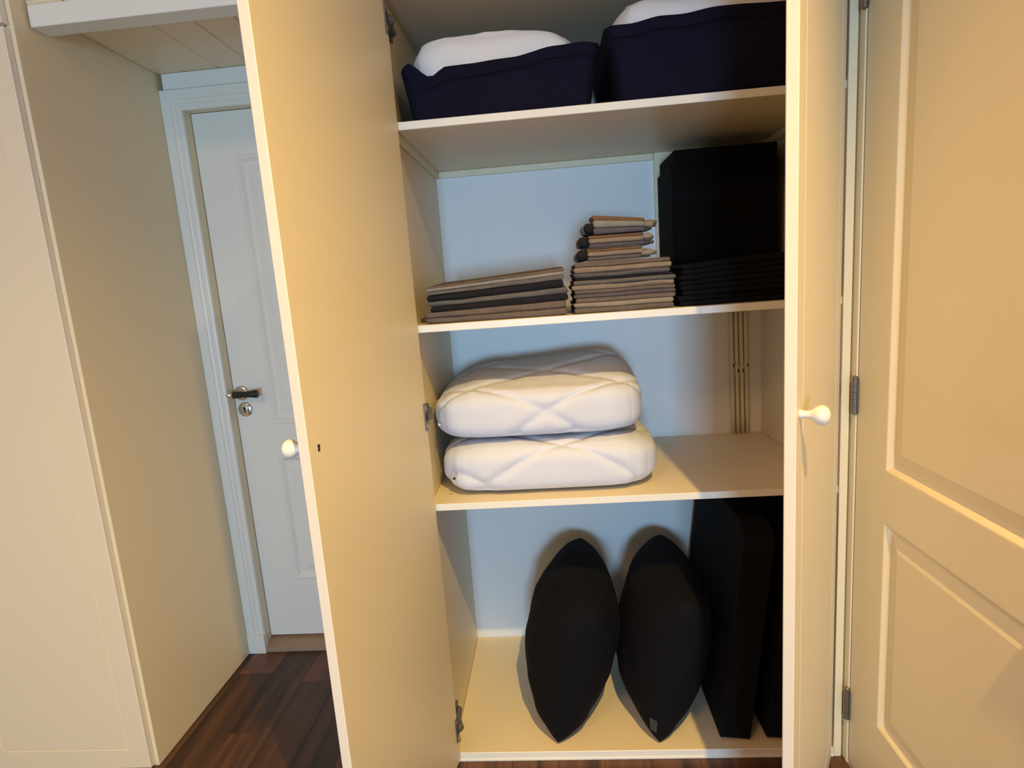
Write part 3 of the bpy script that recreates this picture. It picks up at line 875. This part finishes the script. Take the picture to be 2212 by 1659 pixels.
def bag(name, x0, x1, y0, y1, z0, rim, inset, label, seed):
    """open-topped cloth bag: rim = table (x, z) of the front hem; inset = how much the bottom is narrower"""
    e = empty(name, ((x0 + x1) / 2, (y0 + y1) / 2, z0), label, 'storage bag', 'navy storage bags on the top shelf')
    bm = bmesh.new()
    NX, NY, NZ = 34, 14, 12
    loop = []
    for i in range(NX): loop.append((x0 + (x1 - x0) * i / NX, y0, 'f'))
    for j in range(NY): loop.append((x1, y0 + (y1 - y0) * j / NY, 'r'))
    for i in range(NX): loop.append((x1 - (x1 - x0) * i / NX, y1, 'b'))
    for j in range(NY): loop.append((x0, y1 - (y1 - y0) * j / NY, 'l'))
    cx_, cy_ = (x0 + x1) / 2, (y0 + y1) / 2
    rows = []
    for k in range(NZ + 1):
        t = k / NZ
        row = []
        for (x_, y_, s) in loop:
            top = interp(rim, x_) + (.0 if s == 'f' else .004)
            z_ = z0 + (top - z0) * t
            fx = (x_ - cx_) / ((x1 - x0) / 2); fy = (y_ - cy_) / ((y1 - y0) / 2)
            r = (abs(fx) ** 18 + abs(fy) ** 18) ** (1 / 18)
            X = cx_ + (x_ - cx_) / r; Y = cy_ + (y_ - cy_) / r
            il = inset[0] * (1 - t) * (1 - (1 - t) * .2)
            ir = inset[1] * (1 - t) * (1 - (1 - t) * .2)
            X += il * max(0, -fx) ** 2 - ir * max(0, fx) ** 2
            nz = noise.noise(Vector((X * 9 + seed, z_ * 22, Y * 9)))
            n2 = noise.noise(Vector((X * 30 + seed, z_ * 30, Y * 20)))
            bul = .012 * math.sin(math.pi * t)
            Y2 = Y + (-(nz * .008 + n2 * .003) * (0.3 + t) * .6 - bul * .3) * (1 if s == 'f' else -1)
            if s == 'f': Y2 = max(y0 - .012, Y2)
            row.append(bm.verts.new((X, Y2, z_)))
        rows.append(row)
    n = len(loop)
    for a, b_ in zip(rows, rows[1:]):
        for i in range(n):
            bm.faces.new((a[i], a[(i + 1) % n], b_[(i + 1) % n], b_[i]))
    bm.faces.new(rows[0])
    o = obj('bag_body', bm, NAVY, e, smooth=True)
    md = o.modifiers.new('thick', 'SOLIDIFY'); md.thickness = .003; md.offset = -1
    # hem band near the rim
    bm = bmesh.new()
    pts = []
    for i in range(NX + 1):
        x_ = x0 + .012 + (x1 - x0 - .024) * i / NX
        top = interp(rim, x_)
        pts.append((x_, y0 - .0105 + .002 * noise.noise(Vector((x_ * 9, 2, seed))), top - .028 - .004 * noise.noise(Vector((x_ * 7, 5, seed)))))
    tube(bm, pts, .0016, 6)
    obj('seam', bm, NAVY, e, smooth=True)
    return e

RIM1 = [(.036, 1.788), (.060, 1.800), (.112, 1.767), (.150, 1.785), (.30, 1.792), (.40, 1.806), (.46, 1.808), (.505, 1.802)]
bag('storage_bag', .036, .503, .022, .44, Z3 + .0005, RIM1, (.026, .036), 'navy cloth storage bag on the top shelf beside the left door', 1)
RIM2 = [(.511, 1.836), (.56, 1.834), (.63, 1.845), (.68, 1.843), (.76, 1.852), (.90, 1.850), (1.0, 1.848)]
bag('storage_bag', .511, 1.008, .022, .46, Z3 + .0005, RIM2, (.034, .01), 'taller navy cloth storage bag on the top shelf by the right door', 5)

def bedding(x0, x1, y0, y1, z0, z1, label, seed, fn2=None, taper=.034):
    e = empty('folded_bedding', ((x0 + x1) / 2, (y0 + y1) / 2, z0), label, 'bedding', 'white bedding in the navy bags')
    bm = bmesh.new()
    def fn(q, w):
        n1 = noise.noise(Vector((w.x * 7 + seed, w.y * 7, w.z * 7)))
        n2 = noise.noise(Vector((w.x * 26 + seed, w.y * 18, w.z * 18)))
        nv = Vector((q.x ** 3, q.y ** 3, q.z ** 3)); nv = nv.normalized() if nv.length else nv
        k = n1 * .012 + n2 * .005
        if q.z < -.6: k = 0
        if abs(q.x) > .8 or abs(q.y) > .9: k = min(k, 0)
        w = w + nv * k
        low = max(0.0, .75 - (q.z + 1) / 2) / .75          # narrower towards the bottom of the bag
        w.x += (.040 * low * max(0, -q.x) - taper * low * max(0, q.x))
        return fn2(q, w) if fn2 else w
    rbox(bm, ((x0 + x1) / 2, (y0 + y1) / 2, (z0 + z1) / 2), ((x1 - x0) / 2, (y1 - y0) / 2, (z1 - z0) / 2), fn, (48, 34, 18), (7, 4, 4))
    obj('cover', bm, BEDDING, e, smooth=True)
    return e
bedding(.046, .468, .036, .425, Z3 + .006, 1.872, 'white bedding bulging from the lower navy bag', 3,
        lambda q, w: Vector((w.x, w.y, w.z - (.022 * max(0, q.x - .3) + .020 * max(0, -q.x - .5) if q.z > 0 else 0))))
bedding(.524, .998, .036, .445, Z3 + .006, 1.912, 'white bedding bulging from the taller navy bag', 9)

# ------------------------------------------------------------------ black scatter pillows in the bottom compartment
def pillow(base, lean, yaw, L, H, T, label, seed, tagged):
    e = empty('pillow', base, label, 'pillow', 'black scatter pillows at the wardrobe bottom')
    bm = bmesh.new()
    N = 36
    M = Matrix.Translation(base) @ Matrix.Rotation(yaw, 4, 'Z') @ Matrix.Rotation(lean, 4, 'Y')
    def pt(a, b_, sd):
        # pinched outline: the middles of the edges draw in, corners stay out
        A = a * (1 - .045 * (1 - b_ * b_)); Bb = b_ * (1 - .045 * (1 - a * a))
        cr = (max(0, abs(a) + abs(b_) - 1.3) / .70) ** 2
        A *= 1 - .07 * cr; Bb *= 1 - .07 * cr
        th = T / 2 * (max(0, 1 - abs(a) ** 2.1) ** .47) * (max(0, 1 - abs(b_) ** 2.15) ** (.50 if b_ < 0 else .35))
        y_ = (A + 1) / 2 * L; z_ = (Bb + 1) / 2 * H
        nz = noise.noise(Vector((a * 2.2 + seed, b_ * 2.2, sd * 3)))
        n2 = noise.noise(Vector((a * 3 + seed, b_ * 11 + seed, sd * 5)))
        e2 = 4 * max(0, 1 - a * a) * max(0, 1 - b_ * b_)
        th += (nz * .010 + n2 * .006 * (1 - .5 * b_)) * min(1, e2)
        return M @ Vector((sd * th, y_, z_))
    rows = {}
    for sd in (-1, 1):
        for i in range(N + 1):
            for j in range(N + 1):
                a = math.sin((2 * i / N - 1) * math.pi / 2); b_ = math.sin((2 * j / N - 1) * math.pi / 2)
                if sd == 1 and (i in (0, N) or j in (0, N)):
                    rows[(sd, i, j)] = rows[(-1, i, j)]; continue
                rows[(sd, i, j)] = bm.verts.new(pt(a, b_, sd))
    for sd in (-1, 1):
        for i in range(N):
            for j in range(N):
                bm.faces.new((rows[(sd, i, j)], rows[(sd, i + 1, j)], rows[(sd, i + 1, j + 1)], rows[(sd, i, j + 1)]))
    zmin = min(v.co.z for v in bm.verts)
    for v in bm.verts: v.co.z += base[2] - zmin
    pc = obj('pillow_cover', bm, BLACKCLOTH, e, smooth=True)
    sd_ = pc.modifiers.new('soft', 'SUBSURF'); sd_.levels = 1; sd_.render_levels = 1
    if tagged:
        bm = bmesh.new()
        lift = Vector((0, 0, base[2] - zmin))
        vs_ = [bm.verts.new(pt(a_, b2, -1) + lift + Vector((-d_, -d_, 0))) for d_ in (.0006, .0018) for a_, b2 in ((-.985, -.66), (-.93, -.66), (-.93, -.84), (-.985, -.84))]
        for f_ in ((0, 1, 2, 3), (7, 6, 5, 4), (0, 4, 5, 1), (1, 5, 6, 2), (2, 6, 7, 3), (3, 7, 4, 0)): bm.faces.new([vs_[q] for q in f_])
        o = obj('care_label', bm, GREYTAG, e); o['label'] = 'small grey sewn-in label'
    return e
pillow((.297, .004, Z0 + .0005), math.radians(15), math.radians(0), .46, .445, .27, 'black scatter pillow on edge nearest the left door', 3, False)
pillow((.573, .002, Z0 + .0005), math.radians(13), math.radians(0), .46, .445, .25, 'black scatter pillow beside the foam cushion, with a small grey label', 8, True)

# ------------------------------------------------------------------ black foam cushions standing on edge
def cushion(xb, lean, y0, y1, H, T, label):
    e = empty('seat_cushion', (xb, (y0 + y1) / 2, Z0), label, 'cushion', 'black foam seat cushions standing on edge')
    bm = bmesh.new()
    pts = []
    r = .055
    # side outline in (y, z) with rounded corners
    def arc(cy_, cz_, a0, a1, rr):
        for k in range(7):
            a = a0 + (a1 - a0) * k / 6
            pts.append((cy_ + rr * math.cos(a), cz_ + rr * math.sin(a)))
    arc(y1 - .02, .02, -math.pi / 2, 0, .02); arc(y1 - r, H - r, 0, math.pi / 2, r)
    arc(y0 + r, H - r, math.pi / 2, math.pi, r); arc(y0 + .02, .02, math.pi, 1.5 * math.pi, .02)
    cy_, cz_ = (y0 + y1) / 2, H / 2
    M = Matrix.Translation((xb, 0, Z0 + .0005)) @ Matrix.Rotation(lean, 4, 'Y')
    rings = []
    for d, s in ((0, .90), (0.001, .955), (.006, .985), (.016, 1), (T - .016, 1), (T - .006, .985), (T - .001, .955), (T, .90)):
        sc = lambda p: (cy_ + (p[0] - cy_) * (1 - (1 - s) * .10 / .10 * .12), cz_ + (p[1] - cz_) * (1 - (1 - s) * .12))
        rings.append([bm.verts.new(M @ Vector((d, *sc(p)))) for p in pts])
    n = len(pts)
    for a, b_ in zip(rings, rings[1:]):
        for i in range(n):
            bm.faces.new((a[i], a[(i + 1) % n], b_[(i + 1) % n], b_[i]))
    bm.faces.new(rings[0]); bm.faces.new(rings[-1])
    zmin = min(v.co.z for v in bm.verts)
    for v in bm.verts: v.co.z += Z0 + .0005 - zmin
    o = obj('cushion_cover', bm, BLACKCLOTH, e)
    for pgn in o.data.polygons: pgn.use_smooth = len(pgn.vertices) == 4
    bm = bmesh.new()
    for d in (.004, T - .004):
        ps = [M @ Vector((d, cy_ + (p[0] - cy_) * .997, cz_ + (p[1] - cz_) * .997)) + Vector((0, 0, Z0 + .0005 - zmin)) for p in pts]
        ps = [Vector((q.x, q.y, max(q.z, Z0 + .0030))) for q in ps]
        tube(bm, ps + [ps[0]], .0026, 6, cap=False)
    obj('piping', bm, BLACKCLOTH, e, smooth=True)
    return e
cushion(.740, math.radians(6.5), .022, .505, .612, .078, 'black foam seat cushion standing beside the pillows')
cushion(.862, math.radians(6.0), .020, .500, .612, .078, 'black foam seat cushion wedged against the wardrobe side')
